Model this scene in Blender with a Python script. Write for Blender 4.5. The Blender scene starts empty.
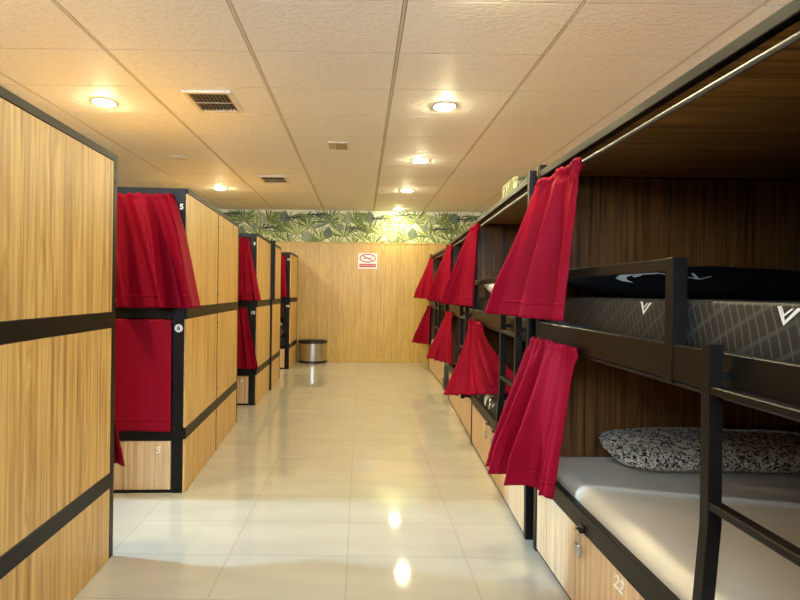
import bpy, bmesh, math, random
from mathutils import Vector, Matrix, noise
R = math.radians
sc = bpy.context.scene
C = sc.collection

# ------------------------------------------------------------------ materials
def mat(name):
    m = bpy.data.materials.new(name); m.use_nodes = True
    nt = m.node_tree
    return m, nt, nt.nodes['Principled BSDF'], nt.links.new

def node(nt, t, **kw):
    n = nt.nodes.new(t)
    for k, v in kw.items(): setattr(n, k, v)
    return n

def plain(name, col, rough=.5, metal=0., emis=None, strength=0., spec=.5):
    m, nt, b, ln = mat(name)
    b.inputs['Base Color'].default_value = (*col, 1)
    b.inputs['Roughness'].default_value = rough
    b.inputs['Metallic'].default_value = metal
    b.inputs['Specular IOR Level'].default_value = spec
    if emis:
        b.inputs['Emission Color'].default_value = (*emis, 1)
        b.inputs['Emission Strength'].default_value = strength
    return m

def ramp(nt, stops, interp='LINEAR'):
    r = node(nt, 'ShaderNodeValToRGB'); e = r.color_ramp; e.interpolation = interp
    while len(e.elements) < len(stops): e.elements.new(.5)
    for el, (p, c) in zip(e.elements, stops):
        el.position = p; el.color = (*c, 1) if len(c) == 3 else c
    return r

def wood(name, light, mid, dark, axis='Z', rough=.38, streak=1.0, plank=9.0, contrast=1.0):
    m, nt, b, ln = mat(name)
    tc = node(nt, 'ShaderNodeTexCoord')
    oi = node(nt, 'ShaderNodeObjectInfo')
    ad = node(nt, 'ShaderNodeVectorMath', operation='ADD')
    sc_ = node(nt, 'ShaderNodeVectorMath', operation='SCALE'); sc_.inputs['Scale'].default_value = 17.0
    cm = node(nt, 'ShaderNodeCombineXYZ')
    for i in range(3): ln(oi.outputs['Random'], cm.inputs[i])
    ln(cm.outputs[0], sc_.inputs[0])
    ln(tc.outputs['Object'], ad.inputs[0]); ln(sc_.outputs[0], ad.inputs[1])
    def mapped(a, l):
        mp = node(nt, 'ShaderNodeMapping')
        s = [a, a, a]; s['XYZ'.index(axis)] = l
        mp.inputs['Scale'].default_value = s
        ln(ad.outputs[0], mp.inputs['Vector']); return mp
    m1 = mapped(plank, .45 * streak)
    n1 = node(nt, 'ShaderNodeTexNoise'); n1.inputs['Scale'].default_value = 1.0
    n1.inputs['Detail'].default_value = 4; n1.inputs['Distortion'].default_value = 1.6
    ln(m1.outputs[0], n1.inputs['Vector'])
    m2 = mapped(42, .9 * streak)
    n2 = node(nt, 'ShaderNodeTexNoise'); n2.inputs['Scale'].default_value = 1.0
    n2.inputs['Detail'].default_value = 5; n2.inputs['Distortion'].default_value = .5
    ln(m2.outputs[0], n2.inputs['Vector'])
    m3 = mapped(260, 5)
    n3 = node(nt, 'ShaderNodeTexNoise'); n3.inputs['Scale'].default_value = 1.0
    ln(m3.outputs[0], n3.inputs['Vector'])
    r1 = ramp(nt, [(.30, mid), (.44, light), (.50, mid), (.56, light), (.70, mid)])
    ln(n1.outputs['Fac'], r1.inputs[0])
    r2 = ramp(nt, [(.32, (1, 1, 1)), (.44, (.38, .38, .38)), (.55, (0, 0, 0))])
    ln(n2.outputs['Fac'], r2.inputs[0])
    mx = node(nt, 'ShaderNodeMix', data_type='RGBA')
    mu = node(nt, 'ShaderNodeMath', operation='MULTIPLY'); mu.inputs[1].default_value = .75 * contrast
    ln(r2.outputs[0], mu.inputs[0]); ln(mu.outputs[0], mx.inputs[0])
    ln(r1.outputs[0], mx.inputs[6]); mx.inputs[7].default_value = (*dark, 1)
    r3 = ramp(nt, [(.35, (.86, .86, .86)), (.65, (1.06, 1.06, 1.06))])
    ln(n3.outputs['Fac'], r3.inputs[0])
    m4 = node(nt, 'ShaderNodeMix', data_type='RGBA', blend_type='MULTIPLY'); m4.inputs[0].default_value = 1
    ln(mx.outputs[2], m4.inputs[6]); ln(r3.outputs[0], m4.inputs[7])
    ln(m4.outputs[2], b.inputs['Base Color'])
    b.inputs['Roughness'].default_value = rough
    bp = node(nt, 'ShaderNodeBump'); bp.inputs['Strength'].default_value = .08; bp.inputs['Distance'].default_value = .002
    ln(n3.outputs['Fac'], bp.inputs['Height']); ln(bp.outputs[0], b.inputs['Normal'])
    return m

OAK_L, OAK_M, OAK_D = (.70, .455, .16), (.53, .31, .092), (.25, .115, .03)
M = {}
M['oak'] = wood('oak_laminate', OAK_L, OAK_M, OAK_D, contrast=1.0)
M['lit_brown_across'] = wood('brown_laminate_across_lit', (.40, .205, .055), (.27, .125, .03), (.07, .025, .006), axis='X', contrast=1.2)  # lightened copy of the brown laminate; light on the top panel is in its colour
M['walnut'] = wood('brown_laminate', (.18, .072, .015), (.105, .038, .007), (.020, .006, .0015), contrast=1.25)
M['drawer_oak'] = wood('pale_oak_laminate', (.76, .53, .31), (.66, .44, .23), (.42, .25, .11))
M['wall_oak'] = wood('wall_oak_boards', (.66, .43, .105), (.54, .33, .07), (.35, .19, .03), plank=8, contrast=.75)
M['metal'] = plain('black_steel', (.0048, .0036, .0026), .40, spec=.24)
M['rod'] = plain('grey_steel_rod', (.13, .125, .12), .4, .7)
M['bolt'] = plain('black_bolt', (.008, .008, .008), .3)
M['white_mark'] = plain('white_sticker', (.85, .84, .78), .5)
M['steel'] = plain('brushed_steel', (.62, .60, .56), .28, 1.0)
M['padlock'] = plain('padlock_steel', (.45, .44, .40), .35, .9)
M['black_plastic'] = plain('black_plastic', (.010, .010, .011), .3)
M['paint'] = plain('wall_paint', (.74, .68, .56), .7)
M['grey_bag'] = plain('grey_fabric', (.045, .047, .05), .8)
M['white_cloth'] = plain('white_cloth', (.80, .78, .74), .8)
M['tbar'] = plain('white_tbar', (.70, .66, .58), .5)
M['dark_gap'] = plain('dark_gap', (.03, .027, .022), .8)
M['vent_white'] = plain('vent_white', (.74, .69, .60), .45)
M['vent_dark'] = plain('vent_slot', (.012, .011, .010), .7)
M['vent_tan'] = plain('tan_plastic', (.42, .34, .23), .5)
M['vent_slat'] = plain('vent_slat', (.30, .26, .20), .5)
M['off_lens'] = plain('unlit_lens', (.70, .64, .55), .3)
M['sign_white'] = plain('sign_white', (.85, .83, .80), .4)
M['sign_red'] = plain('sign_red', (.42, .012, .018), .4)
M['sign_grey'] = plain('sign_grey', (.10, .10, .10), .5)
M['lamp'] = plain('lit_lens', (1, 1, 1), .3, emis=(1.0, .87, .52), strength=560)
M['lamp_weak'] = plain('weaker_lit_lens', (1, 1, 1), .3, emis=(1.0, .87, .52), strength=310)
M['fill_glow'] = plain('fill_glow_pane', (1, 1, 1), .1, emis=(.62, .80, 1.0), strength=56)  # glow of the added window behind the camera, a cool fill

def red_cloth():
    m, nt, b, ln = mat('red_satin')
    tc = node(nt, 'ShaderNodeTexCoord')
    n = node(nt, 'ShaderNodeTexNoise'); n.inputs['Scale'].default_value = 420
    ln(tc.outputs['Object'], n.inputs['Vector'])
    bp = node(nt, 'ShaderNodeBump'); bp.inputs['Strength'].default_value = .12; bp.inputs['Distance'].default_value = .001
    ln(n.outputs['Fac'], bp.inputs['Height']); ln(bp.outputs[0], b.inputs['Normal'])
    b.inputs['Base Color'].default_value = (.235, .0008, .0125, 1)
    b.inputs['Roughness'].default_value = .65
    b.inputs['Sheen Weight'].default_value = .0
    b.inputs['Sheen Tint'].default_value = (1, .2, .35, 1)
    b.inputs['Specular IOR Level'].default_value = .10
    return m
M['red'] = red_cloth()

def floor_mat():
    m, nt, b, ln = mat('floor_tiles')
    tc = node(nt, 'ShaderNodeTexCoord')
    mp = node(nt, 'ShaderNodeMapping')
    # joints at X = -0.055 + 0.625 k and Y = 2.86 + 0.417 k
    mp.inputs['Location'].default_value = (.055 + .625 * 20, -2.86 + .417 * 20, 0)
    ln(tc.outputs['Object'], mp.inputs['Vector'])
    br = node(nt, 'ShaderNodeTexBrick'); br.offset = 0; br.squash = 1
    br.inputs['Scale'].default_value = 1
    br.inputs['Brick Width'].default_value = .625
    br.inputs['Row Height'].default_value = .417
    br.inputs['Mortar Size'].default_value = .0022
    br.inputs['Mortar Smooth'].default_value = .2
    br.inputs['Color1'].default_value = (.445, .415, .335, 1)
    br.inputs['Color2'].default_value = (.425, .395, .318, 1)
    br.inputs['Mortar'].default_value = (.32, .285, .22, 1)
    ln(mp.outputs[0], br.inputs['Vector'])
    n = node(nt, 'ShaderNodeTexNoise'); n.inputs['Scale'].default_value = 1.7; n.inputs['Detail'].default_value = 6
    mp2 = node(nt, 'ShaderNodeMapping'); mp2.inputs['Scale'].default_value = (1, 3.5, 1)
    ln(tc.outputs['Object'], mp2.inputs['Vector']); ln(mp2.outputs[0], n.inputs['Vector'])
    r = ramp(nt, [(.3, (.92, .92, .91)), (.7, (1.04, 1.03, 1.02))]); ln(n.outputs['Fac'], r.inputs[0])
    mx = node(nt, 'ShaderNodeMix', data_type='RGBA', blend_type='MULTIPLY'); mx.inputs[0].default_value = 1
    ln(br.outputs['Color'], mx.inputs[6]); ln(r.outputs[0], mx.inputs[7])
    ln(mx.outputs[2], b.inputs['Base Color'])
    rr = ramp(nt, [(.3, (.035,) * 3), (.7, (.06,) * 3)]); ln(n.outputs['Fac'], rr.inputs[0])
    ln(rr.outputs[0], b.inputs['Roughness'])
    bp = node(nt, 'ShaderNodeBump'); bp.inputs['Strength'].default_value = .25; bp.inputs['Distance'].default_value = .001
    bp.invert = True
    ln(br.outputs['Fac'], bp.inputs['Height']); ln(bp.outputs[0], b.inputs['Normal'])
    return m
M['floor'] = floor_mat()

def ceiling_mat():
    m, nt, b, ln = mat('ceiling_tile')
    tc = node(nt, 'ShaderNodeTexCoord')
    v = node(nt, 'ShaderNodeTexVoronoi'); v.inputs['Scale'].default_value = 34
    mp = node(nt, 'ShaderNodeMapping'); mp.inputs['Scale'].default_value = (.6, 1.3, 1)
    ln(tc.outputs['Object'], mp.inputs['Vector']); ln(mp.outputs[0], v.inputs['Vector'])
    n = node(nt, 'ShaderNodeTexNoise'); n.inputs['Scale'].default_value = 90; n.inputs['Detail'].default_value = 3
    ln(tc.outputs['Object'], n.inputs['Vector'])
    ad = node(nt, 'ShaderNodeMath', operation='ADD')
    ln(v.outputs['Distance'], ad.inputs[0]); ln(n.outputs['Fac'], ad.inputs[1])
    r = ramp(nt, [(.45, (.74, .73, .705)), (.75, (.88, .875, .85)), (.98, (.91, .905, .885))])
    ln(ad.outputs[0], r.inputs[0]); ln(r.outputs[0], b.inputs['Base Color'])
    bp = node(nt, 'ShaderNodeBump'); bp.inputs['Strength'].default_value = .6; bp.inputs['Distance'].default_value = .005
    ln(ad.outputs[0], bp.inputs['Height']); ln(bp.outputs[0], b.inputs['Normal'])
    b.inputs['Roughness'].default_value = .6
    return m
M['ceiling'] = ceiling_mat()

def sheet_mat():
    m, nt, b, ln = mat('white_sheet')
    tc = node(nt, 'ShaderNodeTexCoord')
    n = node(nt, 'ShaderNodeTexNoise'); n.inputs['Scale'].default_value = 5; n.inputs['Detail'].default_value = 4; n.inputs['Distortion'].default_value = 1.2
    ln(tc.outputs['Object'], n.inputs['Vector'])
    bp = node(nt, 'ShaderNodeBump'); bp.inputs['Strength'].default_value = .25; bp.inputs['Distance'].default_value = .02
    ln(n.outputs['Fac'], bp.inputs['Height']); ln(bp.outputs[0], b.inputs['Normal'])
    b.inputs['Base Color'].default_value = (.66, .59, .47, 1); b.inputs['Roughness'].default_value = .8
    return m
M['sheet'] = sheet_mat()

def print_mat():
    m, nt, b, ln = mat('animal_print')
    tc = node(nt, 'ShaderNodeTexCoord')
    n = node(nt, 'ShaderNodeTexNoise'); n.inputs['Scale'].default_value = 62; n.inputs['Detail'].default_value = 1.5; n.inputs['Distortion'].default_value = 1.6
    ln(tc.outputs['Object'], n.inputs['Vector'])
    r = ramp(nt, [(.46, (.018, .014, .012)), (.53, (.56, .49, .38))]); ln(n.outputs['Fac'], r.inputs[0])
    ln(r.outputs[0], b.inputs['Base Color']); b.inputs['Roughness'].default_value = .8
    return m
M['print'] = print_mat()

def wave_cover():
    m, nt, b, ln = mat('black_wave_cover')
    tc = node(nt, 'ShaderNodeTexCoord')
    outs = []
    for rot, s, d in ((.38, 3.3, 9.0), (-1.05, 1.5, 9.0)):
        mp = node(nt, 'ShaderNodeMapping'); mp.inputs['Rotation'].default_value = (rot, 0, 0)
        ln(tc.outputs['Object'], mp.inputs['Vector'])
        w = node(nt, 'ShaderNodeTexWave', wave_type='BANDS', bands_direction='Y')
        w.inputs['Scale'].default_value = s * 3.2; w.inputs['Distortion'].default_value = d
        w.inputs['Detail'].default_value = 1; w.inputs['Detail Scale'].default_value = .22
        ln(mp.outputs[0], w.inputs['Vector'])
        r = ramp(nt, [(.88, (0, 0, 0)), (.97, (.7, .7, .7))]); ln(w.outputs['Fac'], r.inputs[0]); outs.append(r)
    ad = node(nt, 'ShaderNodeMix', data_type='RGBA', blend_type='LIGHTEN'); ad.inputs[0].default_value = .6
    ln(outs[0].outputs[0], ad.inputs[6]); ln(outs[1].outputs[0], ad.inputs[7])
    mx = node(nt, 'ShaderNodeMix', data_type='RGBA')
    ln(ad.outputs[2], mx.inputs[0])
    mx.inputs[6].default_value = (.009, .008, .0065, 1); mx.inputs[7].default_value = (.075, .07, .058, 1)
    ln(mx.outputs[2], b.inputs['Base Color']); b.inputs['Roughness'].default_value = .6
    return m
M['wave'] = wave_cover()
M['black_cloth'] = plain('black_cloth', (.0022, .0022, .0025), .95, spec=.1)
M['print_grey'] = plain('feather_grey', (.42, .40, .36), .8)
M['print_white'] = plain('white_print', (.80, .79, .76), .8)

def blotch(name, scale, a, bcol, thr=.58):
    m, nt, b, ln = mat(name)
    tc = node(nt, 'ShaderNodeTexCoord')
    n = node(nt, 'ShaderNodeTexNoise'); n.inputs['Scale'].default_value = scale; n.inputs['Detail'].default_value = 2.5; n.inputs['Distortion'].default_value = .8
    ln(tc.outputs['Object'], n.inputs['Vector'])
    r = ramp(nt, [(thr - .02, a), (thr + .02, bcol)]); ln(n.outputs['Fac'], r.inputs[0])
    ln(r.outputs[0], b.inputs['Base Color']); b.inputs['Roughness'].default_value = .75
    return m
M['blotch'] = blotch('black_white_print', 7.5, (.008, .008, .009), (.80, .79, .75), .60)

def leafy_bag():
    m, nt, b, ln = mat('leaf_print_cloth')
    tc = node(nt, 'ShaderNodeTexCoord')
    mp = node(nt, 'ShaderNodeMapping'); mp.inputs['Scale'].default_value = (1, 1, .6); mp.inputs['Rotation'].default_value = (.5, .6, .3)
    ln(tc.outputs['Object'], mp.inputs['Vector'])
    n = node(nt, 'ShaderNodeTexNoise'); n.inputs['Scale'].default_value = 13; n.inputs['Detail'].default_value = 3; n.inputs['Distortion'].default_value = 1.5
    ln(mp.outputs[0], n.inputs['Vector'])
    r = ramp(nt, [(.40, (.02, .028, .012)), (.48, (.10, .11, .035)), (.56, (.22, .21, .09)), (.66, (.55, .52, .34))])
    ln(n.outputs['Fac'], r.inputs[0]); ln(r.outputs[0], b.inputs['Base Color']); b.inputs['Roughness'].default_value = .7
    return m
M['leaf_bag'] = leafy_bag()

M['paper'] = blotch('wallpaper_ground', 6, (.80, .78, .62), (.74, .73, .58), .55)
M['leaf_a'] = plain('leaf_olive', (.115, .155, .035), .6)
M['leaf_b'] = plain('leaf_green', (.24, .31, .08), .6)
M['leaf_c'] = plain('leaf_lime', (.56, .62, .30), .6)
M['leaf_g'] = plain('leaf_greygreen', (.10, .135, .095), .6)
M['leaf_s'] = plain('leaf_slate', (.25, .30, .22), .6)
M['leaf_k'] = plain('leaf_ink', (.035, .045, .035), .6)
M['leaf_t'] = plain('stem_beige', (.52, .42, .26), .6)

# ------------------------------------------------------------------ mesh helpers
class MB:
    def __init__(self): self.bm = bmesh.new()
    def box(self, x0, x1, y0, y1, z0, z1, bev=0.0, seg=1, mi=0, mtx=None):
        vs = [self.bm.verts.new((x, y, z)) for x in (x0, x1) for y in (y0, y1) for z in (z0, z1)]
        idx = [(0, 1, 3, 2), (4, 6, 7, 5), (0, 4, 5, 1), (2, 3, 7, 6), (0, 2, 6, 4), (1, 5, 7, 3)]
        fs = [self.bm.faces.new([vs[i] for i in f]) for f in idx]
        for f in fs: f.material_index = mi
        if bev > 0:
            es = list({e for f in fs for e in f.edges})
            r = bmesh.ops.bevel(self.bm, geom=es, offset=bev, segments=seg, profile=.5, affect='EDGES')
            for f in r['faces']: f.material_index = mi
            vs = list({v for f in r['faces'] for v in f.verts} | {v for v in vs if v.is_valid})
        if mtx is not None:
            bmesh.ops.transform(self.bm, matrix=mtx, verts=[v for v in vs if v.is_valid])
        return self
    def beam(self, a, b, w, h, bev=.003, up=(0, 0, 1)):
        a, b = Vector(a), Vector(b); d = b - a; L = d.length; y = d.normalized()
        x = y.cross(Vector(up))
        if x.length < 1e-4: x = Vector((1, 0, 0))
        x.normalize(); z = x.cross(y)
        m = Matrix((x, y, z)).transposed().to_4x4(); m.translation = a
        return self.box(-w / 2, w / 2, 0, L, -h / 2, h / 2, bev, mtx=m)
    def tube(self, pts, r, n=10, closed=False):
        pts = [Vector(p) for p in pts]; rings = []
        m = len(pts)
        for i, p in enumerate(pts):
            if closed: t = (pts[(i + 1) % m] - pts[i - 1]).normalized()
            else: t = (pts[min(i + 1, m - 1)] - pts[max(i - 1, 0)]).normalized()
            u = t.cross(Vector((.13, .31, .94)))
            if u.length < .05: u = t.cross(Vector((1, 0, 0)))
            u.normalize(); v = t.cross(u)
            rings.append([self.bm.verts.new(p + r * (math.cos(k * 2 * math.pi / n) * u + math.sin(k * 2 * math.pi / n) * v)) for k in range(n)])
        for i in range(m if closed else m - 1):
            A, B = rings[i], rings[(i + 1) % m]
            for k in range(n): self.bm.faces.new((A[k], A[(k + 1) % n], B[(k + 1) % n], B[k]))
        if not closed:
            self.bm.faces.new(rings[0][::-1]); self.bm.faces.new(rings[-1])
        return self
    def lathe(self, prof, n=32, mtx=None, a0=0, a1=2 * math.pi, mi=0):
        full = abs(a1 - a0 - 2 * math.pi) < 1e-5
        cnt = n if full else n + 1
        rings = []
        for r, z in prof:
            rings.append([self.bm.verts.new((r * math.cos(a0 + (a1 - a0) * k / n), r * math.sin(a0 + (a1 - a0) * k / n), z)) for k in range(cnt)])
        vs = [v for q in rings for v in q]
        for i in range(len(rings) - 1):
            for k in range(n):
                j = (k + 1) % cnt
                f = self.bm.faces.new((rings[i][k], rings[i][j], rings[i + 1][j], rings[i + 1][k])); f.material_index = mi
        for q in (rings[0][::-1], rings[-1]):
            f = self.bm.faces.new(q); f.material_index = mi
        if mtx is not None: bmesh.ops.transform(self.bm, matrix=mtx, verts=vs)
        return self
    def poly(self, pts, mi=0):
        f = self.bm.faces.new([self.bm.verts.new(p) for p in pts]); f.material_index = mi
        return self
    def prism(self, pts, d, mi=0):
        """outline pts (3d, planar) extruded by vector d"""
        d = Vector(d)
        a = [self.bm.verts.new(p) for p in pts]; b = [self.bm.verts.new(Vector(p) + d) for p in pts]
        n = len(a)
        fs = [self.bm.faces.new(a[::-1]), self.bm.faces.new(b)]
        for i in range(n): fs.append(self.bm.faces.new((a[i], a[(i + 1) % n], b[(i + 1) % n], b[i])))
        for f in fs: f.material_index = mi
        return self
    def build(self, name, mats, parent=None, smooth=False, recalc=True):
        me = bpy.data.meshes.new(name)
        if recalc: bmesh.ops.recalc_face_normals(self.bm, faces=self.bm.faces[:])
        self.bm.to_mesh(me); self.bm.free()
        for m in (mats if isinstance(mats, (list, tuple)) else [mats]): me.materials.append(m)
        if smooth:
            for p in me.polygons: p.use_smooth = True
            if smooth != 'all': me.set_sharp_from_angle(angle=R(40))
        o = bpy.data.objects.new(name, me); C.objects.link(o)
        if parent: o.parent = parent
        return o

def tag(o, label, cat, group=None):
    o['label'] = label; o['category'] = cat
    if group: o['group'] = group
    return o
def struct(o):
    o['kind'] = 'structure'; return o
def thing(name, label, cat, loc=(0, 0, 0), rz=0, group=None):
    o = bpy.data.objects.new(name, None); C.objects.link(o); o.empty_display_size = .1
    o.location = loc; o.rotation_euler = (0, 0, rz)
    return tag(o, label, cat, group)
def box_obj(name, m, parent, *a, bev=0.0, seg=1):
    return MB().box(*a, bev=bev, seg=seg).build(name, m, parent)

def text_obj(s, size, m, parent, loc, face, name='number', depth=.0015, shear=0., bold=.0):
    cu = bpy.data.curves.new(name, 'FONT'); cu.body = s; cu.size = size; cu.extrude = depth
    cu.align_x = 'CENTER'; cu.align_y = 'CENTER'; cu.shear = shear; cu.offset = bold
    t = bpy.data.objects.new('tmp', cu)
    C.objects.link(t); bpy.context.view_layer.update()
    me = bpy.data.meshes.new_from_object(t)
    bpy.data.objects.remove(t); bpy.data.curves.remove(cu)
    mt = Matrix.Rotation(R(90), 4, 'X')
    if face == '-X': mt = Matrix.Rotation(R(-90), 4, 'Z') @ mt
    me.transform(Matrix.Translation(loc) @ mt)
    me.materials.clear(); me.materials.append(m); me.name = name
    o = bpy.data.objects.new(name, me); C.objects.link(o)
    if parent: o.parent = parent
    return o

# ------------------------------------------------------------------ the room
XL, XR, YF, YB, ZC = -6.0, 2.85, -2.6, 10.78, 3.02
struct(box_obj('floor', M['floor'], None, XL - .1, XR + .1, YF - .1, YB + .1, -.1, 0))
struct(box_obj('wall_left', M['paint'], None, XL - .12, XL, YF - .1, YB + .1, 0, ZC))
struct(box_obj('wall_right', M['paint'], None, XR, XR + .12, YF - .1, YB + .1, 0, ZC))
WX0, WX1, WZ0, WZ1 = -2.6, 1.2, 2.28, 2.92
b = MB(); b.box(XL, WX0, YF - .12, YF, 0, ZC); b.box(WX1, XR, YF - .12, YF, 0, ZC)
b.box(WX0, WX1, YF - .12, YF, 0, WZ0); b.box(WX0, WX1, YF - .12, YF, WZ1, ZC)
struct(b.build('wall_front', M['paint']))
struct(box_obj('wall_back', M['paint'], None, XL, XR, YB, YB + .12, 0, ZC))
w = MB()
for z in (WZ0, WZ1 - .06): w.box(WX0, WX1, YF - .09, YF - .02, z, z + .06)
for i in range(4):
    x = WX0 + (WX1 - WX0 - .06) * i / 3; w.box(x, x + .06, YF - .09, YF - .02, WZ0 + .06, WZ1 - .06)
w = struct(w.build('fill_window_1', M['metal']))  # added window, never in view, set high to cool and brighten the near ceiling
for i in range(3):
    x = WX0 + (WX1 - WX0 - .06) * i / 3 + .06; x1 = WX0 + (WX1 - WX0 - .06) * (i + 1) / 3
    box_obj('fill_pane', M['fill_glow'], w, x, x1, YF - .06, YF - .05, WZ0 + .06, WZ1 - .06)

# wooden boarding on the back wall, with slim joints
ZW = 2.365
b = MB(); x = XL; k = 0
while x < XR - .02:
    x1 = min(x + 1.22, XR); b.box(x + .001, x1 - .001, YB - .018, YB, 0.0, ZW, .0015); x = x1
struct(b.build('wall_back_boards', M['wall_oak'])).name = 'trim_1'
struct(box_obj('trim_2', M['wall_oak'], None, XL, XR, YB - .026, YB, ZW, ZW + .02, bev=.003))
struct(box_obj('baseboard_back', M['wall_oak'], None, XL, XR, YB - .03, YB - .018, 0, .07, bev=.003))

# leafy wallpaper above the boarding
def lens(bm_, cx, cz, ang, L, Wd, mi, y, n=6, bend=0.):
    ca, sa = math.cos(ang), math.sin(ang); up, dn = [], []
    for i in range(n + 1):
        t = i / n; w_ = Wd * math.sin(math.pi * t ** .8) * .5; bz = bend * t * t * L
        for lst, s in ((up, 1), (dn, -1)):
            px, pz = t * L, bz + s * w_; lst.append((px * ca - pz * sa, px * sa + pz * ca))
    pts = up + dn[-2:0:-1]
    out = []
    for px, pz in pts:
        X, Z = cx + px, cz + pz
        out.append((min(max(X, XL + .01), XR - .01), y, min(max(Z, ZW + .022), ZC - .002)))
    try: bm_.poly(out, mi)
    except ValueError: pass
def frond(bm_, cx, cz, a0, a1, n, L, mi, y, rnd, wd=.032):
    L *= 1.25; n += 4
    for i in range(n):
        a = a0 + (a1 - a0) * i / (n - 1) + rnd.uniform(-.06, .06)
        lens(bm_, cx, cz, a, L * rnd.uniform(.75, 1.1), wd * rnd.uniform(.8, 1.2), mi[i % len(mi)], y - .0001 * i, 7, rnd.uniform(-.22, .12))
b = MB(); b.box(XL, XR, YB - .006, YB, ZW + .02, ZC, mi=0)
rnd = random.Random(5); S = .003
def zz(zy): return ZC - (zy - 35) * S * .965
P = 1.705
X0 = (283 - 361) / 540 * 10.75 - 4 * P          # left dark leaf of the repeat
for k in range(0, 9):
    ox = X0 + k * P - .002
    def px(zx): return ox + (zx - 397) * S
    yb = YB - .0068
    # beige stems and streaks on the paper
    for i in range(60):
        lens(b, ox + rnd.uniform(0, P), rnd.uniform(ZW + .05, ZC - .03), rnd.uniform(-.15, .15) + (math.pi if rnd.random() < .5 else 0), rnd.uniform(.12, .34), rnd.uniform(.012, .03), 7, yb, 5)
    y2 = yb - .0006
    for zx, zy, a0, a1, n, L, mi in ((410, 190, .15, 3.0, 12, .40, (1, 2, 1)), (700, 118, -.5, 3.6, 13, .42, (1, 2, 1, 5)), (560, 150, .2, 2.9, 8, .26, (2, 3, 1)),
                                     (490, 205, .3, 2.8, 8, .30, (3, 2)), (800, 215, .2, 3.0, 12, .38, (2, 3, 2, 1)), (870, 130, -.6, 2.4, 10, .32, (2, 1)),
                                     (640, 240, .3, 2.8, 10, .30, (2, 1, 3)), (930, 245, .3, 2.8, 9, .28, (3, 2, 1)), (430, 270, .2, 2.9, 9, .26, (2, 1, 3)), (590, 272, .1, 2.9, 9, .28, (1, 2)), (745, 270, .2, 2.9, 8, .24, (2, 3)), (860, 275, .2, 2.9, 9, .25, (1, 2, 3)),
                                     (520, 60, 3.3, 6.0, 8, .22, (1, 2)), (655, 50, 3.4, 6.0, 8, .2, (2, 1)), (780, 55, 3.3, 6.0, 8, .22, (2, 3)), (930, 50, 3.3, 6.1, 8, .22, (1, 2))):
        frond(b, px(zx), zz(zy), a0, a1, n, L, mi, y2, rnd)
    y3 = yb - .0028
    def big(zx, zy, w_, h_, mi, vein):
        cx, cz = px(zx), zz(zy)
        lens(b, cx, cz - h_ / 2, R(90) + rnd.uniform(-.2, .2), h_, w_, mi, y3, 9)
        for i in range(5):
            t = (i + .7) / 6; zz_ = cz - h_ / 2 + h_ * t
            for s in (0, 1):
                lens(b, cx, zz_, (.5 if not s else math.pi - .5), w_ * .42, .007, vein, y3 - .0004, 3)
        lens(b, cx, cz - h_ * .62, R(90), h_ * 1.05, .01, vein, y3 - .0006, 3)
    big(397, 82, .19, .25, 4, 5); big(685, 187, .19, .24, 4, 5)
    big(545, 212, .22, .21, 5, 3); big(822, 95, .18, .20, 5, 3); big(770, 150, .16, .17, 5, 4)
    for zx, zy in ((600, 68), (868, 160), (455, 90)):
        cx, cz = px(zx), zz(zy)
        for i in range(9):
            lens(b, cx - .17 + .04 * i, cz + rnd.uniform(-.02, .02), rnd.uniform(.5, 1.0) if i % 2 else rnd.uniform(-.6, .1), rnd.uniform(.07, .13), .032, 6 if i % 3 else 4, y3 - .0001 * i, 4)
        lens(b, cx - .2, cz, .05, .42, .03, 6, y3 - .001, 6)
struct(b.build('trim_3', [M['paper'], M['leaf_a'], M['leaf_b'], M['leaf_c'], M['leaf_g'], M['leaf_s'], M['leaf_k'], M['leaf_t']], recalc=False))

# suspended ceiling: tiles with open joints, T bars along the aisle
XJ = [-1.752 + .99 * i for i in range(-5, 6)]
YJ = [3.655 + .652 * i for i in range(-10, 13)]
xs = [XL] + [x for x in XJ if XL + .05 < x < XR - .05] + [XR]
ys = [YF] + [y for y in YJ if YF + .05 < y < YB - .05] + [YB]
b = MB()
for x0, x1 in zip(xs, xs[1:]):
    for y0, y1 in zip(ys, ys[1:]):
        b.box(x0 + .014, x1 - .014, y0 + .005, y1 - .005, ZC, ZC + .02, .001)
ceil = struct(b.build('ceiling', M['ceiling']))
MB().box(XL - .1, XR + .1, YF - .1, YB + .1, ZC + .021, ZC + .1).build('ceiling_backing', M['dark_gap'], ceil)
b = MB()
for x in xs[1:-1]: b.box(x - .009, x + .009, YF, YB, ZC + .001, ZC + .019)
b.build('ceiling_rail', M['tbar'], ceil)

# ------------------------------------------------------------------ ceiling fittings
def downlight(x, y, label, on=True):
    t = thing('downlight', label, 'ceiling light', (x, y, ZC), 0, 'round ceiling downlights')
    MB().lathe([(.086, 0), (.108, 0), (.112, -.004), (.108, -.008), (.090, -.010), (.086, -.006)], 40).build('trim_ring', M['vent_white'], t, smooth=True)
    MB().lathe([(.0, -.023), (.03, -.0225), (.06, -.020), (.078, -.0145), (.0855, -.008), (.0855, -.0035), (.0, -.0035)], 40).build('lens', (M['lamp'] if y < 10 else M['lamp_weak']) if on else M['off_lens'], t)
LY = [2.75, 4.68, 6.60, 8.53, 10.46]
names_r = {1: 'lit round downlight largest and nearest, right of middle of the ceiling', 2: 'lit round downlight second from the front in the right row',
           3: 'lit round downlight third from the front in the right row', 4: 'lit round downlight close to the leafy wallpaper at the far wall'}
for i, y in enumerate(LY):
    downlight(.705, y, names_r.get(i, 'lit round downlight out of view above the aisle'))
names_l = {1: 'lit round downlight at left, above the nearest oak bunk', 2: 'unlit round downlight between the two lit ones at left',
           3: 'lit small round downlight above bunk 5 near its corner'}
for i, y in enumerate(LY[:4]):
    downlight(-2.245, y, names_l.get(i, 'lit round downlight out of view at left'), on=(i != 2))

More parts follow.
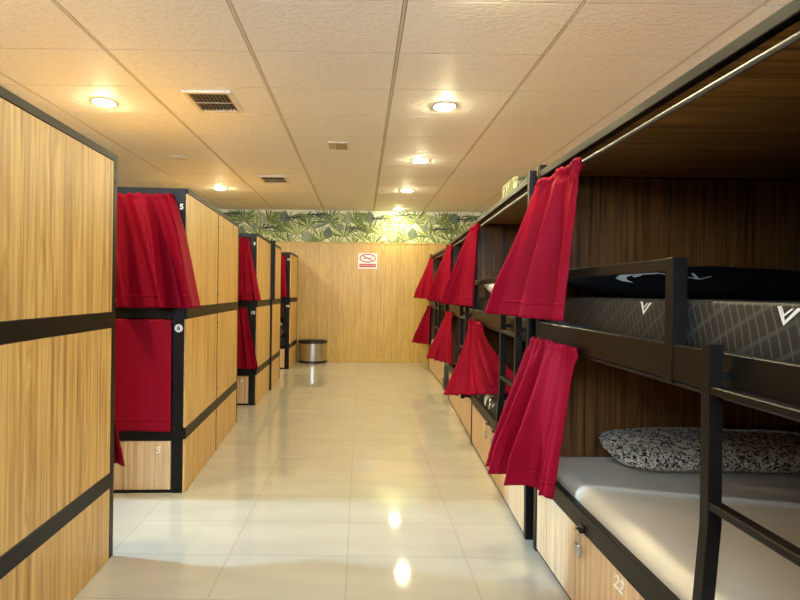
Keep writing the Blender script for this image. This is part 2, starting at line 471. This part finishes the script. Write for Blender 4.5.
def vent(cx, cy, sx, sy, label):
    t = thing('ceiling_vent', label, 'air vent', (cx, cy, ZC), 0, 'slatted ceiling air vents')
    b = MB(); f = .04; z0 = -.022
    b.box(-sx / 2, -sx / 2 + f, -sy / 2, sy / 2, z0, 0, .004); b.box(sx / 2 - f, sx / 2, -sy / 2, sy / 2, z0, 0, .004)
    b.box(-sx / 2 + f, sx / 2 - f, -sy / 2, -sy / 2 + f, z0, 0, .004); b.box(-sx / 2 + f, sx / 2 - f, sy / 2 - f, sy / 2, z0, 0, .004)
    b.build('frame', M['vent_white'], t)
    box_obj('backing', M['vent_dark'], t, -sx / 2 + f, sx / 2 - f, -sy / 2 + f, sy / 2 - f, -.003, -.0005)
    n = 10
    for i in range(n):
        x = -sx / 2 + f + (sx - 2 * f) * (i + .5) / n
        m = Matrix.Translation((x, 0, -.012)) @ Matrix.Rotation(R(-62), 4, 'Y')
        MB().box(-.0075, .0075, -sy / 2 + f, sy / 2 - f, -.001, .001, mtx=m).build('slat', M['vent_slat'], t)
    box_obj('crossbar', M['vent_white'], t, -sx / 2 + f, sx / 2 - f, -.005, .005, -.022, -.018)
vent(-1.275, 4.615, .40, .49, 'large slatted square air vent in the ceiling nearest the viewer')
vent(-1.275, 7.80, .40, .46, 'smaller looking slatted air vent farther back in the ceiling')
t = thing('ceiling_grille', 'small tan square grille alone in the middle of the ceiling', 'ceiling grille', (-.27, 5.97, ZC))
box_obj('frame', M['vent_white'], t, -.11, .11, -.14, .14, -.010, 0, bev=.004)
box_obj('cover', M['vent_tan'], t, -.03, .10, -.125, .125, -.016, -.010, bev=.003)
b = MB()
for i in range(5):
    for j in range(9): b.box(-.098 + i * .013, -.092 + i * .013, -.12 + j * .027, -.105 + j * .027, -.0125, -.010)
b.build('perforated_plate', M['vent_tan'], t)

# unseen spotlight, added to cast the cool strip through the gap between left bunks
SP = Vector((XL + .16, 3.69, 2.20)); AIM = Vector((.55, 3.0, .13))
t = thing('added_spotlight', 'added cool spotlight on the left wall, out of view, for the cool floor strip', 'spotlight', (XL, SP.y, SP.z))
dq = (AIM - SP).normalized().to_track_quat('-Z', 'Y').to_matrix().to_4x4()
box_obj('wall_plate', M['metal'], t, 0, .02, -.06, .06, -.06, .06, bev=.003)
MB().tube([(.01, 0, 0), (.07, 0, .0)], .015).build('arm', M['metal'], t)
hd = MB().lathe([(.06, .14), (.10, .12), (.12, .0), (.125, -.02), (.118, -.02), (.112, .0), (.09, .11), (.0, .115)], 32, mtx=Matrix.Translation((.16, 0, 0)) @ dq).build('lamp_head', M['metal'], t, smooth=True)
ld = bpy.data.lights.new('added_spot', 'SPOT'); lo = bpy.data.objects.new('added_spot', ld); C.objects.link(lo)
lo.matrix_world = Matrix.Translation(SP) @ dq
ld.energy = 2400; ld.color = (.42, .70, 1.0); ld.spot_size = R(27); ld.spot_blend = .6; ld.shadow_soft_size = .11

# ------------------------------------------------------------------ curtains
def curtain(name_label, group, mtx, top0, top1, hem0, hem1, out, nf=4, amp=.035, seed=0, ruf=1.0, near_flat=.0, clamp=None, pinch=1.0, nu=110, nv=46, sag=.0, gath=15):
    rnd = random.Random(seed); ph = rnd.uniform(0, 6.28); ph2 = rnd.uniform(0, 6.28)
    top0, top1, hem0, hem1, out = map(Vector, (top0, top1, hem0, hem1, out)); out.normalize()
    along = (top1 - top0).normalized()
    org = (top0 + top1) / 2
    bm = bmesh.new(); grid = []
    for j in range(nv + 1):
        v = j / nv; row = []
        s = v ** pinch
        for i in range(nu + 1):
            u = i / nu
            p = (top0.lerp(top1, u)).lerp(hem0.lerp(hem1, u), s); p.z = top0.z + (top0.lerp(top1, u).z - top0.z) + (hem0.lerp(hem1, u).z - top0.lerp(top1, u).z) * v
            flat = 1.0 if u > near_flat else (.25 + .75 * (u / max(near_flat, 1e-6)) ** 2)
            w = u + .035 * math.sin(2 * math.pi * 1.3 * u + ph2) + .02 * (v - .5) * math.sin(5 * u + ph)
            f = math.sin(2 * math.pi * nf * w + ph)
            f = math.copysign(abs(f) ** .8, f) + .35 * math.sin(2 * math.pi * nf * 2.37 * w + ph2 + v)
            a = amp * (.22 + .78 * min(1, v * 1.25) ** 1.2) * flat
            g = ruf * .015 * math.exp(-((v - .045) / .07) ** 2) * math.sin(2 * math.pi * gath * w + ph2) * (.7 + .5 * math.sin(11 * u + ph))
            g += ruf * .006 * math.exp(-v / .2) * math.sin(2 * math.pi * gath * .5 * w)
            hd = ruf * (.008 if .03 < v < .075 else 0)
            p = p + out * (f * a + g - hd + sag * math.sin(math.pi * v)) + along * (.35 * a * math.cos(2 * math.pi * nf * w + ph))
            if j == 0: p.z += ruf * .006 * math.sin(2 * math.pi * gath * w + 1)
            if j >= nv - 3: p.z += (.006 * math.sin(2 * math.pi * nf * w + ph) - .004)
            p = p + out * .003 * noise.noise(Vector((u * 6, v * 5, seed)))
            if clamp:
                ax, lim, sg = clamp; p[ax] = sg * max(sg * p[ax], sg * lim + .002 * math.sin(40 * u + 9 * v) * .5)
            row.append(bm.verts.new(p - org))
        grid.append(row)
    for j in range(nv):
        for i in range(nu): bm.faces.new((grid[j][i], grid[j][i + 1], grid[j + 1][i + 1], grid[j + 1][i]))
    me = bpy.data.meshes.new('curtain'); bm.to_mesh(me); bm.free(); me.materials.append(M['red'])
    for p in me.polygons: p.use_smooth = True
    o = bpy.data.objects.new('curtain', me); C.objects.link(o)
    o.matrix_world = mtx @ Matrix.Translation(org)
    sm = o.modifiers.new('thick', 'SOLIDIFY'); sm.thickness = .003; sm.offset = 0
    # stitched hem band
    bm = bmesh.new(); rows = []
    j0, j1 = int(nv * .905), int(nv * .912) + 1
    for j in (j0, j1):
        rows.append([bm.verts.new(me.vertices[j * (nu + 1) + i].co + out * .0018) for i in range(nu + 1)])
    for i in range(nu): bm.faces.new((rows[0][i], rows[0][i + 1], rows[1][i + 1], rows[1][i]))
    m2 = bpy.data.meshes.new('hem_stitch'); bm.to_mesh(m2); bm.free(); m2.materials.append(M['red'])
    for p in m2.polygons: p.use_smooth = True
    h = bpy.data.objects.new('hem_stitch', m2); C.objects.link(h); h.parent = o
    s2 = h.modifiers.new('thick', 'SOLIDIFY'); s2.thickness = .002; s2.offset = 0
    return tag(o, name_label, 'curtain', group)

# ------------------------------------------------------------------ left bunks (closed sides, entered at the end)
def bolt(parent, x, y, z):
    MB().lathe([(.0, 0), (.008, 0), (.007, .004), (.0, .006)], 10, mtx=Matrix.Translation((x, y, z)) @ Matrix.Rotation(R(90), 4, 'Y')).build('bolt', M['bolt'], parent)
def left_bunk(x, y, th, L, W, label, panels, up=None, low=None, drawer=None, wide_mid=False, far_bolts=False):
    t = thing('bunk_bed', label, 'bunk bed', (x, y, 0), th, 'bunk beds along the aisle')
    H = 2.10
    for px0, px1, py0, py1 in ((-.08, 0, 0, .04), (-W, -W + .08, 0, .04), (-.04, .014, L - .045, L), (-W, -W + .04, L - .04, L)):
        box_obj('post', M['metal'], t, px0, px1, py0, py1, 0, H, bev=.003)
    for z0, z1 in ((.36, .44), (1.20, 1.28), (2.045, H)):
        for yy in (.004, L - .036):
            box_obj('end_beam', M['metal'], t, -W + .08, -.08, yy, yy + .03, z0, z1, bev=.002)
    ye = L - .045
    for z0, z1 in ((.37, .45), (1.20, 1.28), (2.062, H)):
        box_obj('side_rail', M['metal'], t, 0.0, .016, 0, ye, z0, z1, bev=.002)
        box_obj('side_rail', M['metal'], t, -W - .012, -W, 0, ye, z0, z1, bev=.002)
    n = panels
    for i in range(n):
        y0 = i * ye / n + (.004 if i else 0); y1 = (i + 1) * ye / n - .004
        for z0, z1 in ((.001, .37), (.45, 1.20), (1.28, 2.062)):
            box_obj('side_panel', M['oak'], t, -.002, .014, y0, y1, z0 + .002, z1 - .002, bev=.001)
            box_obj('side_panel', M['oak'], t, -W - .010, -W + .002, y0, y1, z0 + .002, z1 - .002, bev=.001)
        if i:
            yj = i * ye / n
            if wide_mid:
                box_obj('middle_post', M['metal'], t, -.03, .075, yj - .02, yj + .02, 1.28, H + .01, bev=.003)
                box_obj('middle_post', M['metal'], t, -.03, .04, yj - .02, yj + .02, 0, 1.28, bev=.003)
            else:
                box_obj('middle_post', M['metal'], t, -.03, .017, yj - .006, yj + .006, 0, 2.062, bev=.001)
            for z in (.12, .55, 1.12, 1.36, 1.95): bolt(t, .017, yj + .0, z) if not wide_mid else None
    box_obj('end_panel', M['oak'], t, -W + .04, -.04, L - .030, L - .014, .003, 2.04)
    for z in (.385, 1.215): box_obj('bed_base', M['oak'], t, -W + .002, -.002, .034, L - .036, z, z + .018)
    box_obj('top_panel', M['oak'], t, -W + .002, -.002, .034, L - .036, 2.055, 2.072)
    box_obj('drawer_front', M['drawer_oak'], t, -W + .08, -.086, .006, .024, .022, .355, bev=.002)
    box_obj('plinth', M['metal'], t, -W + .08, -.08, .006, .03, 0, .02)
    for z in (1.180, 2.025):
        MB().tube([(-.08, .045, z), (-W + .08, .045, z)], .009, 10).build('curtain_rod', M['rod'], t)
    if far_bolts:
        for z in (.10, .28, .52, 1.10, 1.34, 1.96): bolt(t, .0145, L - .022, z)
    if up: text_obj(up, .052, M['white_mark'], t, (-.030, -.0005, 1.97), '-Y', bold=.002)
    if low:
        if len(low) == 1: MB().lathe([(0, 0), (.028, 0), (.028, .0012), (0, .0012)], 24, mtx=Matrix.Translation((-.04, -.0002, 1.135)) @ Matrix.Rotation(R(90), 4, 'X')).build('number_disc', M['white_mark'], t); text_obj(low, .045, M['bolt'], t, (-.04, -.002, 1.135), '-Y', bold=.001)
        else: text_obj(low, .055, M['white_mark'], t, (-.04, -.0005, 1.13), '-Y', bold=.002)
    if drawer: text_obj(drawer, .062, M['white_mark'], t, (-.17, .0055, .295), '-Y', bold=.0015, shear=.15)
    bpy.context.view_layer.update()
    return t
W5 = 1.45
B0 = left_bunk(-1.242, .84, R(1.7), 2.0, W5, 'nearest bunk bed at left, closed plain oak side filling the edge of view', 2, far_bolts=True)
B5 = left_bunk(-1.212, 3.72, R(2.9), 2.0, W5, 'bunk bed numbered 5 and 6 at left with red curtains across its end', 2, '5', '6', '5')
B9 = left_bunk(-1.277, 6.59, R(.8), 2.12, W5, 'bunk bed numbered 10 at left with a projecting black middle post', 2, '9', '10', '9', wide_mid=True)
B13 = left_bunk(-1.278, 9.70, 0, 1.04, W5, 'short last bunk bed at left, beside the steel bin by the far wall', 1, '13', '14')

GL = 'red curtains of the left bunks'
curtain('wide red curtain across the upper berth of bunk 5, bulging over its post', GL, B5.matrix_world,
        (-1.37, -.030, 2.052), (-.085, -.030, 2.052), (-1.38, -.08, 1.275), (.165, -.13, 1.285), (0, -1, 0), clamp=(1, -.007, -1), nf=7.5, amp=.095, seed=3, gath=26, nu=220, pinch=.75)
curtain('flat red curtain hanging straight over the lower berth above drawer 5', GL, B5.matrix_world,
        (-1.37, -.004, 1.196), (-.088, -.004, 1.196), (-1.37, -.012, .435), (-.084, -.012, .432), (0, -1, 0), clamp=(1, -.007, -1), nf=2.5, amp=.008, seed=8, ruf=.35, gath=22, nu=160)
curtain('red curtain on the upper berth of the bunk marked 10, gathered at top', GL, B9.matrix_world,
        (-.40, -.012, 2.045), (-.10, -.012, 2.045), (-.62, -.05, 1.285), (.075, -.09, 1.285), (0, -1, 0), clamp=(1, -.007, -1), nf=4, amp=.03, seed=5, gath=9)
curtain('narrow red curtain on the lower berth of the bunk marked 10', GL, B9.matrix_world,
        (-.40, -.010, 1.196), (-.12, -.010, 1.196), (-.55, -.05, .47), (.04, -.09, .46), (0, -1, 0), clamp=(1, -.007, -1), nf=4, amp=.03, seed=15, gath=9)
curtain('farthest red curtain on the left, on the upper berth by the far wall', GL, B13.matrix_world,
        (-.45, -.012, 2.045), (-.09, -.012, 2.045), (-.55, -.05, 1.30), (-.03, -.07, 1.30), (0, -1, 0), clamp=(1, -.007, -1), nf=3, amp=.025, seed=25, gath=9)
curtain('dark red curtain tip peeking out behind the nearest left bunk near the floor', GL, B0.matrix_world,
        (-.55, 2.012, 1.196), (-.09, 2.012, 1.196), (-.60, 2.06, .44), (.022, 2.145, .43), (0, 1, 0), clamp=(1, 2.007, 1), nf=3, amp=.02, seed=35, gath=9)

# ------------------------------------------------------------------ mattresses and pillows
def xf(t): return t.matrix_world.copy()
def mattress(label, t, x0, x1, y0, y1, z0, z1, m, bev=.04, seg=5, marks=None, extra=None):
    cx, cy = (x0 + x1) / 2, (y0 + y1) / 2
    b = MB(); b.box(x0 - cx, x1 - cx, y0 - cy, y1 - cy, 0, z1 - z0, bev, seg)
    for poly in (marks or []):
        b.prism([(x0 - cx - .0006, y - cy, z - z0) for y, z in poly], (-.0012, 0, 0), 1)
    o = b.build('mattress', [m] + ([extra] if extra else []), None, smooth=True)
    o.matrix_world = xf(t) @ Matrix.Translation((cx, cy, z0))
    return tag(o, label, 'mattress', 'mattresses on the bunks')

def pillow(label, t, loc, L, Wd, H, m, tilt=0, rz=0, marks=None, extra=None, seed=0, droop=0.):
    bm = bmesh.new(); nu, nv = 48, 20
    def surf(u, v, s):
        e = max(0, (1 - abs(u) ** 5)) * max(0, (1 - abs(v) ** 2.6))
        z = s * H / 2 * (e ** .55) * (1 + .10 * noise.noise(Vector((u * 3, v * 2, seed))))
        cu = 1 - .05 * (1 - abs(v)) * 0; pin = 1 - .06 * (1 - v * v)
        x = u * L / 2 * (1 - .04 * (1 - abs(v) ** 2)); y = v * Wd / 2 * (1 - .05 * (1 - u * u)) * max(0, 1 - abs(u) ** 9) ** .4
        y += droop * max(0, u) ** 3
        return Vector((x, y, z))
    gr = {}
    for s in (1, -1):
        for i in range(nu + 1):
            for j in range(nv + 1):
                if s == -1 and (i in (0, nu) or j in (0, nv)): gr[s, i, j] = gr[1, i, j]; continue
                u, v = i / nu * 2 - 1, j / nv * 2 - 1
                u = math.copysign(abs(u) ** .8, u); v = math.copysign(abs(v) ** .8, v)
                gr[s, i, j] = bm.verts.new(surf(u, v, s))
        for i in range(nu):
            for j in range(nv):
                q = (gr[s, i, j], gr[s, i + 1, j], gr[s, i + 1, j + 1], gr[s, i, j + 1])
                bm.faces.new(q if s == 1 else q[::-1])
    for poly in marks or []:
        # printed motif: polygons lying on the front of the pillow
        f = bm.faces.new([bm.verts.new(surf(u, v, 1) + Vector((0, -.009, .006))) for u, v in poly]); f.material_index = 1
    me = bpy.data.meshes.new('pillow'); bm.to_mesh(me); bm.free()
    me.materials.append(m)
    if extra: me.materials.append(extra)
    for p in me.polygons: p.use_smooth = True
    o = bpy.data.objects.new('pillow', me); C.objects.link(o)
    rot = Matrix.Rotation(rz, 4, 'Z') @ Matrix.Rotation(tilt, 4, 'X')
    zmin = min((rot @ v.co).z for v in me.vertices); ymax = max((rot @ v.co).y for v in me.vertices)
    loc = (loc[0], loc[1] - ymax, loc[2] - zmin + .002)       # loc: middle, backmost and lowest point
    o.matrix_world = xf(t) @ Matrix.Translation(loc) @ rot
    return tag(o, label, 'pillow', 'pillows on the bunks')

# ------------------------------------------------------------------ right bunks (open sides with curtains, ladders)
def right_bunk(x, y, th, L, W, label, number=None, guard=.69, ladder=(.05, .44), doors=(.20, 1.10)):
    t = thing('bunk_bed', label, 'bunk bed', (x, y, 0), -th, 'bunk beds along the aisle')
    H = 2.105; p = .042
    for px0, py0 in ((0, 0), (0, L - p), (W - p, 0), (W - p, L - p)):
        box_obj('post', M['metal'], t, px0, px0 + p, py0, py0 + p, 0, H, bev=.003)
    for xx in (0, W - .035):
        box_obj('top_rail', M['metal'], t, xx, xx + .035, p, L - p, 2.035, 2.072, bev=.003)
    for yy in (.004, L - .034):
        for z0, z1 in ((.38, .46), (1.15, 1.24), (2.04, 2.072)):
            box_obj('end_beam', M['metal'], t, p, W - p, yy, yy + .03, z0, z1, bev=.002)
    MB().tube([(.012, p, 1.988), (.012, L - p, 1.988)], .0095, 12).build('curtain_rod', M['rod'], t, smooth=True)
    MB().tube([(.012, p, 1.130), (.012, L - p, 1.130)], .007, 12).build('curtain_rod', M['metal'], t, smooth=True)
    box_obj('front_beam', M['metal'], t, 0, .032, p, L - p, 1.14, 1.25, bev=.003)
    box_obj('front_beam', M['metal'], t, 0, .032, p, L - p, .375, .465, bev=.003)
    box_obj('base_ledge', M['metal'], t, .032, .07, p, L - p, 1.14, 1.147)
    # panels
    for z0, z1 in ((.47, 1.15), (1.24, 2.04)):
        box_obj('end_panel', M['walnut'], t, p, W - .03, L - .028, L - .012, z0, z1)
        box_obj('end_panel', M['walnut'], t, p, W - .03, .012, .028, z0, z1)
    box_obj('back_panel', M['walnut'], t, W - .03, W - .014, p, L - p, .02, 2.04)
    box_obj('top_panel', M['lit_brown_across'], t, .045, W - .03, .035, L - .035, 2.046, 2.062)
    for z in (.376, 1.165): box_obj('bed_base', M['lit_brown_across'], t, .033, W - .03, .04, L - .04, z, z + .018)
    # drawer fronts under the lower berth
    cuts = [p + .004, L - p - doors[0] - doors[1], L - p - doors[0], L - p - .004]
    for a, c in zip(cuts, cuts[1:]):
        box_obj('drawer_front', M['drawer_oak'], t, .004, .022, a + .002, c - .002, .018, .372, bev=.0015)
    box_obj('plinth', M['metal'], t, .012, .03, p, L - p, 0, .018)
    # guard rail of the upper berth
    g = MB(); g.box(.0, .04, guard + .04, L - p, 1.478, 1.518, .003); g.box(-.004, .045, guard, guard + .04, 1.13, 1.52, .003)
    g.build('guard_rail', M['metal'], t)
    # ladder, bent outwards below
    if ladder:
        ya, yb_ = ladder
        up = [(-.040, 1.275), (-.040, .80), (-.074, .385)]
        lad = MB()
        for yy in (ya, yb_):
            q = .018
            lad.prism([(up[0][0] - q, yy - .017, up[0][1]), (up[0][0] + q, yy - .017, up[0][1]), (up[1][0] + q, yy - .017, up[1][1]), (up[2][0] + q, yy - .017, up[2][1]),
                       (up[2][0] - q, yy - .017, up[2][1]), (up[1][0] - q, yy - .017, up[1][1])], (0, .034, 0))
            lad.box(-.03, 0.0, yy - .010, yy + .010, 1.18, 1.205); lad.box(-.065, 0.0, yy - .012, yy + .012, .395, .435)
        lad = lad.build('ladder', M['metal'], t)
        for z in (1.155, .855, .555):
            xx = -.040 if z > .8 else -.040 - .034 * (.8 - z) / .415
            MB().beam((xx, ya + .018, z), (xx, yb_ - .018, z), .036, .022).build('rung', M['metal'], lad)
    if number: text_obj(number, .075, M['white_mark'], t, (.0035, 1.03, .325), '-X', bold=.0005, shear=.35)
    bpy.context.view_layer.update()
    return t
WR = 1.55
R1 = right_bunk(.966, .98, 0, 2.0, WR, 'nearest bunk bed at right numbered 22, open side showing two made berths', '22')
R2 = right_bunk(.952, 3.075, R(2.7), 2.0, WR, 'second bunk bed on the right, just behind number 22', None, ladder=(.06, .47), doors=(.5, .72))
R3 = right_bunk(1.062, 5.12, R(2.9), 2.0, WR, 'third bunk bed on the right, before the gap with the grey bag', None, ladder=(.10, .50), doors=(.5, .72))
R4 = right_bunk(1.235, 7.87, R(.5), 2.05, WR, 'last bunk bed on the right, nearest the far wooden wall', None, ladder=(.35, .75), doors=(.9, .7))

GR = 'red curtains of the right bunks'
def rc(t, label, L, top, z0, hem_near, hem_far, zh, seed, nf=3.2, amp=.07, near_flat=.35, **k):
    y0, y1 = top
    curtain(label, GR, xf(t), (-.030, y0, z0), (-.030, y1, z0), (hem_near[0], hem_near[1], zh), (hem_far[0], hem_far[1], zh + .01), (-1, -.25, 0), nf=nf, amp=amp, seed=seed, near_flat=near_flat, clamp=(0, -.010, -1), **k)
rc(R1, 'large red curtain tied at the far end of the upper berth of bunk 22', 2.0, (1.34, 1.95), 1.990, (-.08, 1.365), (-.24, 2.03), 1.285, 1, nf=2.8, amp=.085)
rc(R1, 'large pinkish red curtain at the far end of the lower berth above drawer 22', 2.0, (1.37, 1.95), 1.165, (-.07, 1.53), (-.235, 1.95), .45, 2, nf=3.0, amp=.085)
rc(R2, 'red upper curtain of the second right bunk, seen just left of the large near one', 2.0, (1.52, 1.90), 1.996, (-.06, 1.52), (-.23, 2.05), 1.29, 4)
curtain('dark red lower curtain of the second right bunk, swung inwards above patterned bedding', GR, xf(R2), (-.036, 1.32, 1.150), (-.034, 1.91, 1.165), (.32, 1.02, .65), (-.24, 1.85, .47), (-1, -.25, 0), nf=4.2, amp=.05, seed=6, near_flat=.3, pinch=1.6)
rc(R3, 'red upper curtain of the third right bunk, second from the far wall', 2.0, (1.55, 1.90), 1.996, (-.05, 1.50), (-.23, 2.02), 1.29, 7)
rc(R3, 'red lower curtain of the third right bunk, hanging above the grey bag', 2.0, (1.45, 1.85), 1.165, (-.05, 1.34), (-.25, 1.75), .56, 9)
rc(R4, 'farthest red upper curtain on the right, against the wooden far wall', 2.05, (1.35, 1.75), 1.996, (-.05, 1.30), (-.28, 1.70), 1.30, 10)
rc(R4, 'farthest red lower curtain on the right, beside a white mattress corner', 2.05, (1.55, 1.85), 1.165, (-.05, 1.55), (-.27, 1.80), .50, 11)

# bedding of bunk 22
def vee(y, z, wd, hgt):
    # a white triangle outline hanging from the top edge, with stripes inside
    ay, az = y + wd * .25, z - hgt
    L_, R_ = y + wd / 2, y - wd / 2
    k = .009
    out = [[(L_, z), (L_ - k * 1.3, z), (ay - .003, az + k * 1.5), (ay, az)], [(ay, az), (ay - .002, az + k), (R_ + k * 1.6, z - .003), (R_, z - .003)]]
    for f in (.55,):
        l2, r2, a2y, a2z = ay + (L_ - ay) * f, ay + (R_ - ay) * f, ay, z - hgt * f
        out += [[(l2, z - .004), (l2 - .006, z - .004), (a2y - .001, a2z + .006), (a2y, a2z)], [(a2y, a2z), (a2y - .001, a2z + .005), (r2 + .007, z - .005), (r2, z - .005)]]
    return out
mattress('white-sheeted mattress on the lower berth of bunk 22', R1, .035, 1.50, .05, 1.96, .396, .530, M['sheet'], .05, 6)
mattress('black wave-patterned mattress with white chevrons on the upper berth of bunk 22', R1, .052, 1.50, .06, 1.94, 1.19, 1.386, M['wave'], .012, 3,
         marks=[q for y in (.945, .30) for q in vee(y, 1.378, .075, .046)], extra=M['print_white'])
pillow('long animal-print pillow on the white lower mattress of bunk 22', R1, (.89, 1.955, .531), 1.22, .38, .15, M['print'], tilt=R(11), seed=2)
FE = [[(-0.700, -0.775), (-0.660, -0.625), (-0.600, -0.535), (-0.530, -0.495), (-0.440, -0.495), (-0.400, -0.465), (-0.360, -0.575), (-0.420, -0.605), (-0.500, -0.615), (-0.570, -0.645), (-0.620, -0.735), (-0.620, -0.850), (-0.580, -0.935), (-0.660, -0.875)],
      [(-0.580, -0.675), (-0.500, -0.635), (-0.520, -0.695), (-0.564, -0.765)], [(-0.400, -0.545), (-0.120, -0.815), (-0.100, -0.785), (-0.390, -0.515)], [(-0.130, -0.815), (-0.146, -0.550), (-0.124, -0.550), (-0.106, -0.805)], [(-0.120, -0.815), (-0.020, -0.675), (0.000, -0.675), (-0.100, -0.815)]]
pillow('long black pillow with pale feather print on the upper berth of bunk 22', R1, (.775, 1.965, 1.387), 1.42, .32, .14, M['black_cloth'], tilt=R(16), seed=4, marks=FE, extra=M['print_grey'], droop=-.07)
# bedding farther back
mattress('black and white patterned mattress on the lower berth of the second right bunk', R2, .035, 1.50, .05, 1.95, .396, .545, M['blotch'], .05, 5)
mattress('mattress on the upper berth of the second right bunk', R2, .052, 1.50, .06, 1.94, 1.19, 1.36, M['wave'], .02, 3)
pillow('white pillow glimpsed on the upper berth of the second right bunk', R2, (.50, 1.955, 1.361), .85, .38, .16, M['white_cloth'], tilt=R(15), seed=6)
mattress('white mattress corner showing below the farthest right lower curtain', R4, .035, 1.50, .05, 2.0, .396, .56, M['sheet'], .05, 5)
mattress('black and white patterned mattress in the lower berth of the far left bunk', B13, -1.40, -.05, .05, .98, .404, .56, M['blotch'], .04, 4)
pillow('black and white patterned pillow in the lower berth of the far left bunk', B13, (-.45, .40, .561), .62, .40, .22, M['blotch'], tilt=R(70), seed=9)

# ------------------------------------------------------------------ small things
def padlock(t, y, z, label):
    o = thing('padlock', label, 'padlock', (0, 0, 0), 0, 'padlocks on the bunk drawers')
    o.matrix_world = xf(t) @ Matrix.Translation((-.0195, y, z))
    box_obj('body', M['padlock'], o, -.010, .010, -.020, .020, -.125, -.070, bev=.004, seg=2)
    pts = [(0, -.013, -.075)] + [(0, -.013 * math.cos(a), -.028 + .013 * math.sin(a)) for a in [i * math.pi / 8 for i in range(9)]] + [(0, .013, -.075)]
    MB().tube(pts, .0035, 8).build('shackle', M['steel'], o, smooth=True)
    h = MB().box(-.002, .018, -.024, .024, -.018, -.012).box(.013, .018, -.024, .024, -.018, .01)
    h.build('hasp', M['bolt'], o)
    return o
padlock(R1, 1.345, .40, 'silver padlock hanging on the drawer of bunk 22')
padlock(R2, .90, .40, 'silver padlock nearer of the two on the second right bunk')
padlock(R2, 1.13, .40, 'silver padlock farther of the two on the second right bunk')

# pedal bin
t = thing('pedal_bin', 'half-round stainless steel pedal bin with black lid by the far wall', 'bin', (-.945, 10.735, 0))
MB().lathe([(.278, .045), (.278, .385)], 40, a0=math.pi, a1=2 * math.pi).build('body', M['steel'], t, smooth=True)
MB().lathe([(.25, 0), (.288, .004), (.288, .04), (.282, .045)], 40, a0=math.pi, a1=2 * math.pi).build('base', M['black_plastic'], t, smooth=True)
MB().lathe([(.284, .385), (.292, .392), (.292, .425), (.27, .445), (.18, .455)], 40, a0=math.pi, a1=2 * math.pi).build('lid', M['black_plastic'], t, smooth=True)
MB().box(-.045, .045, -.335, -.285, .012, .024, .004).build('pedal', M['steel'], t)

# no-smoking sign on the far wall
t = thing('no_smoking_sign', 'white no-smoking sign with red ring and red text strip on far wall', 'sign', (.125, YB - .0195, 2.02))
box_obj('plate', M['sign_white'], t, -.19, .19, -.004, 0, -.155, .155)
def ring(rx, rz, w, m, nm):
    b = MB(); n = 48
    for i in range(n):
        a, c = 2 * math.pi * i / n, 2 * math.pi * (i + 1) / n
        q = lambda an, k: (math.cos(an) * (rx - k), -.0045, .055 + math.sin(an) * (rz - k))
        b.poly([q(a, 0), q(c, 0), q(c, w), q(a, w)])
    return b.build(nm, m, t)
ring(.163, .088, .022, M['sign_red'], 'red_ring')
MB().poly([(-.125, -.0048, .108), (-.108, -.0048, .118), (.125, -.0048, .002), (.108, -.0048, -.008)]).build('red_slash', M['sign_red'], t)
MB().poly([(-.10, -.0046, .046), (-.10, -.0046, .066), (.06, -.0046, .066), (.06, -.0046, .046)]).poly([(.068, -.0046, .046), (.068, -.0046, .066), (.085, -.0046, .066), (.085, -.0046, .046)])\
    .poly([(.07, -.0046, .072), (.078, -.0046, .072), (.11, -.0046, .10), (.10, -.0046, .104)]).build('cigarette', M['sign_grey'], t)
box_obj('red_strip', M['sign_red'], t, -.165, .165, -.0052, -.004, -.125, -.055)
text_obj('PROHIBIDO FUMAR', .035, M['sign_white'], t, (0, -.0055, -.09), '-Y', name='lettering', depth=.0004)

# leaf-print bag on top of the second right bunk
t = thing('cloth_bag', 'leaf-print cloth bag lying on top of the second right bunk', 'bag')
t.matrix_world = xf(R2) @ Matrix.Translation((.345, 1.52, 2.064))
b = MB(); b.box(-.15, .17, -.2, .2, 0, .30, .055, 4)
for v in b.bm.verts: v.co += Vector((.014, .014, .010)) * noise.noise(v.co * 9) * (1 if v.co.z > .02 else 0)
b.build('body', M['leaf_bag'], t, smooth=True)
MB().tube([(-.10, -.21, .24), (-.09, -.225, .12), (-.10, -.212, .02)], .012, 8).build('strap', M['leaf_bag'], t, smooth=True)

# grey bag on the floor in the gap between third and last right bunk
t = thing('backpack', 'dark grey bag standing on the floor in the gap between right bunks', 'bag', (1.375, 7.50, 0), .1)
b = MB(); b.box(-.20, .18, -.13, .13, 0.002, .44, .07, 4); b.build('body', M['grey_bag'], t, smooth=True)
MB().box(-.215, -.16, -.10, .10, .05, .22, .025, 3).build('front_pocket', M['black_plastic'], t, smooth=True)
MB().tube([(-.05, 0, .42), (-.03, 0, .50), (.04, 0, .50), (.06, 0, .42)], .010, 8).build('handle', M['black_plastic'], t, smooth=True)

# ------------------------------------------------------------------ camera and view
cd = bpy.data.cameras.new('camera'); cam = bpy.data.objects.new('camera', cd); C.objects.link(cam)
cam.matrix_world = Matrix.Translation((0, 0, 1.4)) @ Matrix.Rotation(R(90), 4, 'X') @ Matrix.Rotation(R(.7), 4, 'Z')
cd.sensor_width = 36; cd.lens = 540 / 800 * 36; cd.shift_x = (400 - 361) / 800; cd.shift_y = -8 / 800
cd.clip_start = .05
sc.camera = cam
wd = bpy.data.worlds.new('world'); sc.world = wd; wd.use_nodes = True
wd.node_tree.nodes['Background'].inputs[0].default_value = (.6, .75, 1, 1)
wd.node_tree.nodes['Background'].inputs[1].default_value = .3
vs = sc.view_settings
vs.view_transform = 'Standard'; vs.look = 'None'; vs.gamma = 1; vs.use_curve_mapping = False
vs.exposure = 0.16
sc.cycles.use_denoising = True
sc.cycles.max_bounces = 10; sc.cycles.diffuse_bounces = 6; sc.cycles.glossy_bounces = 4
sc.cycles.sample_clamp_indirect = 6
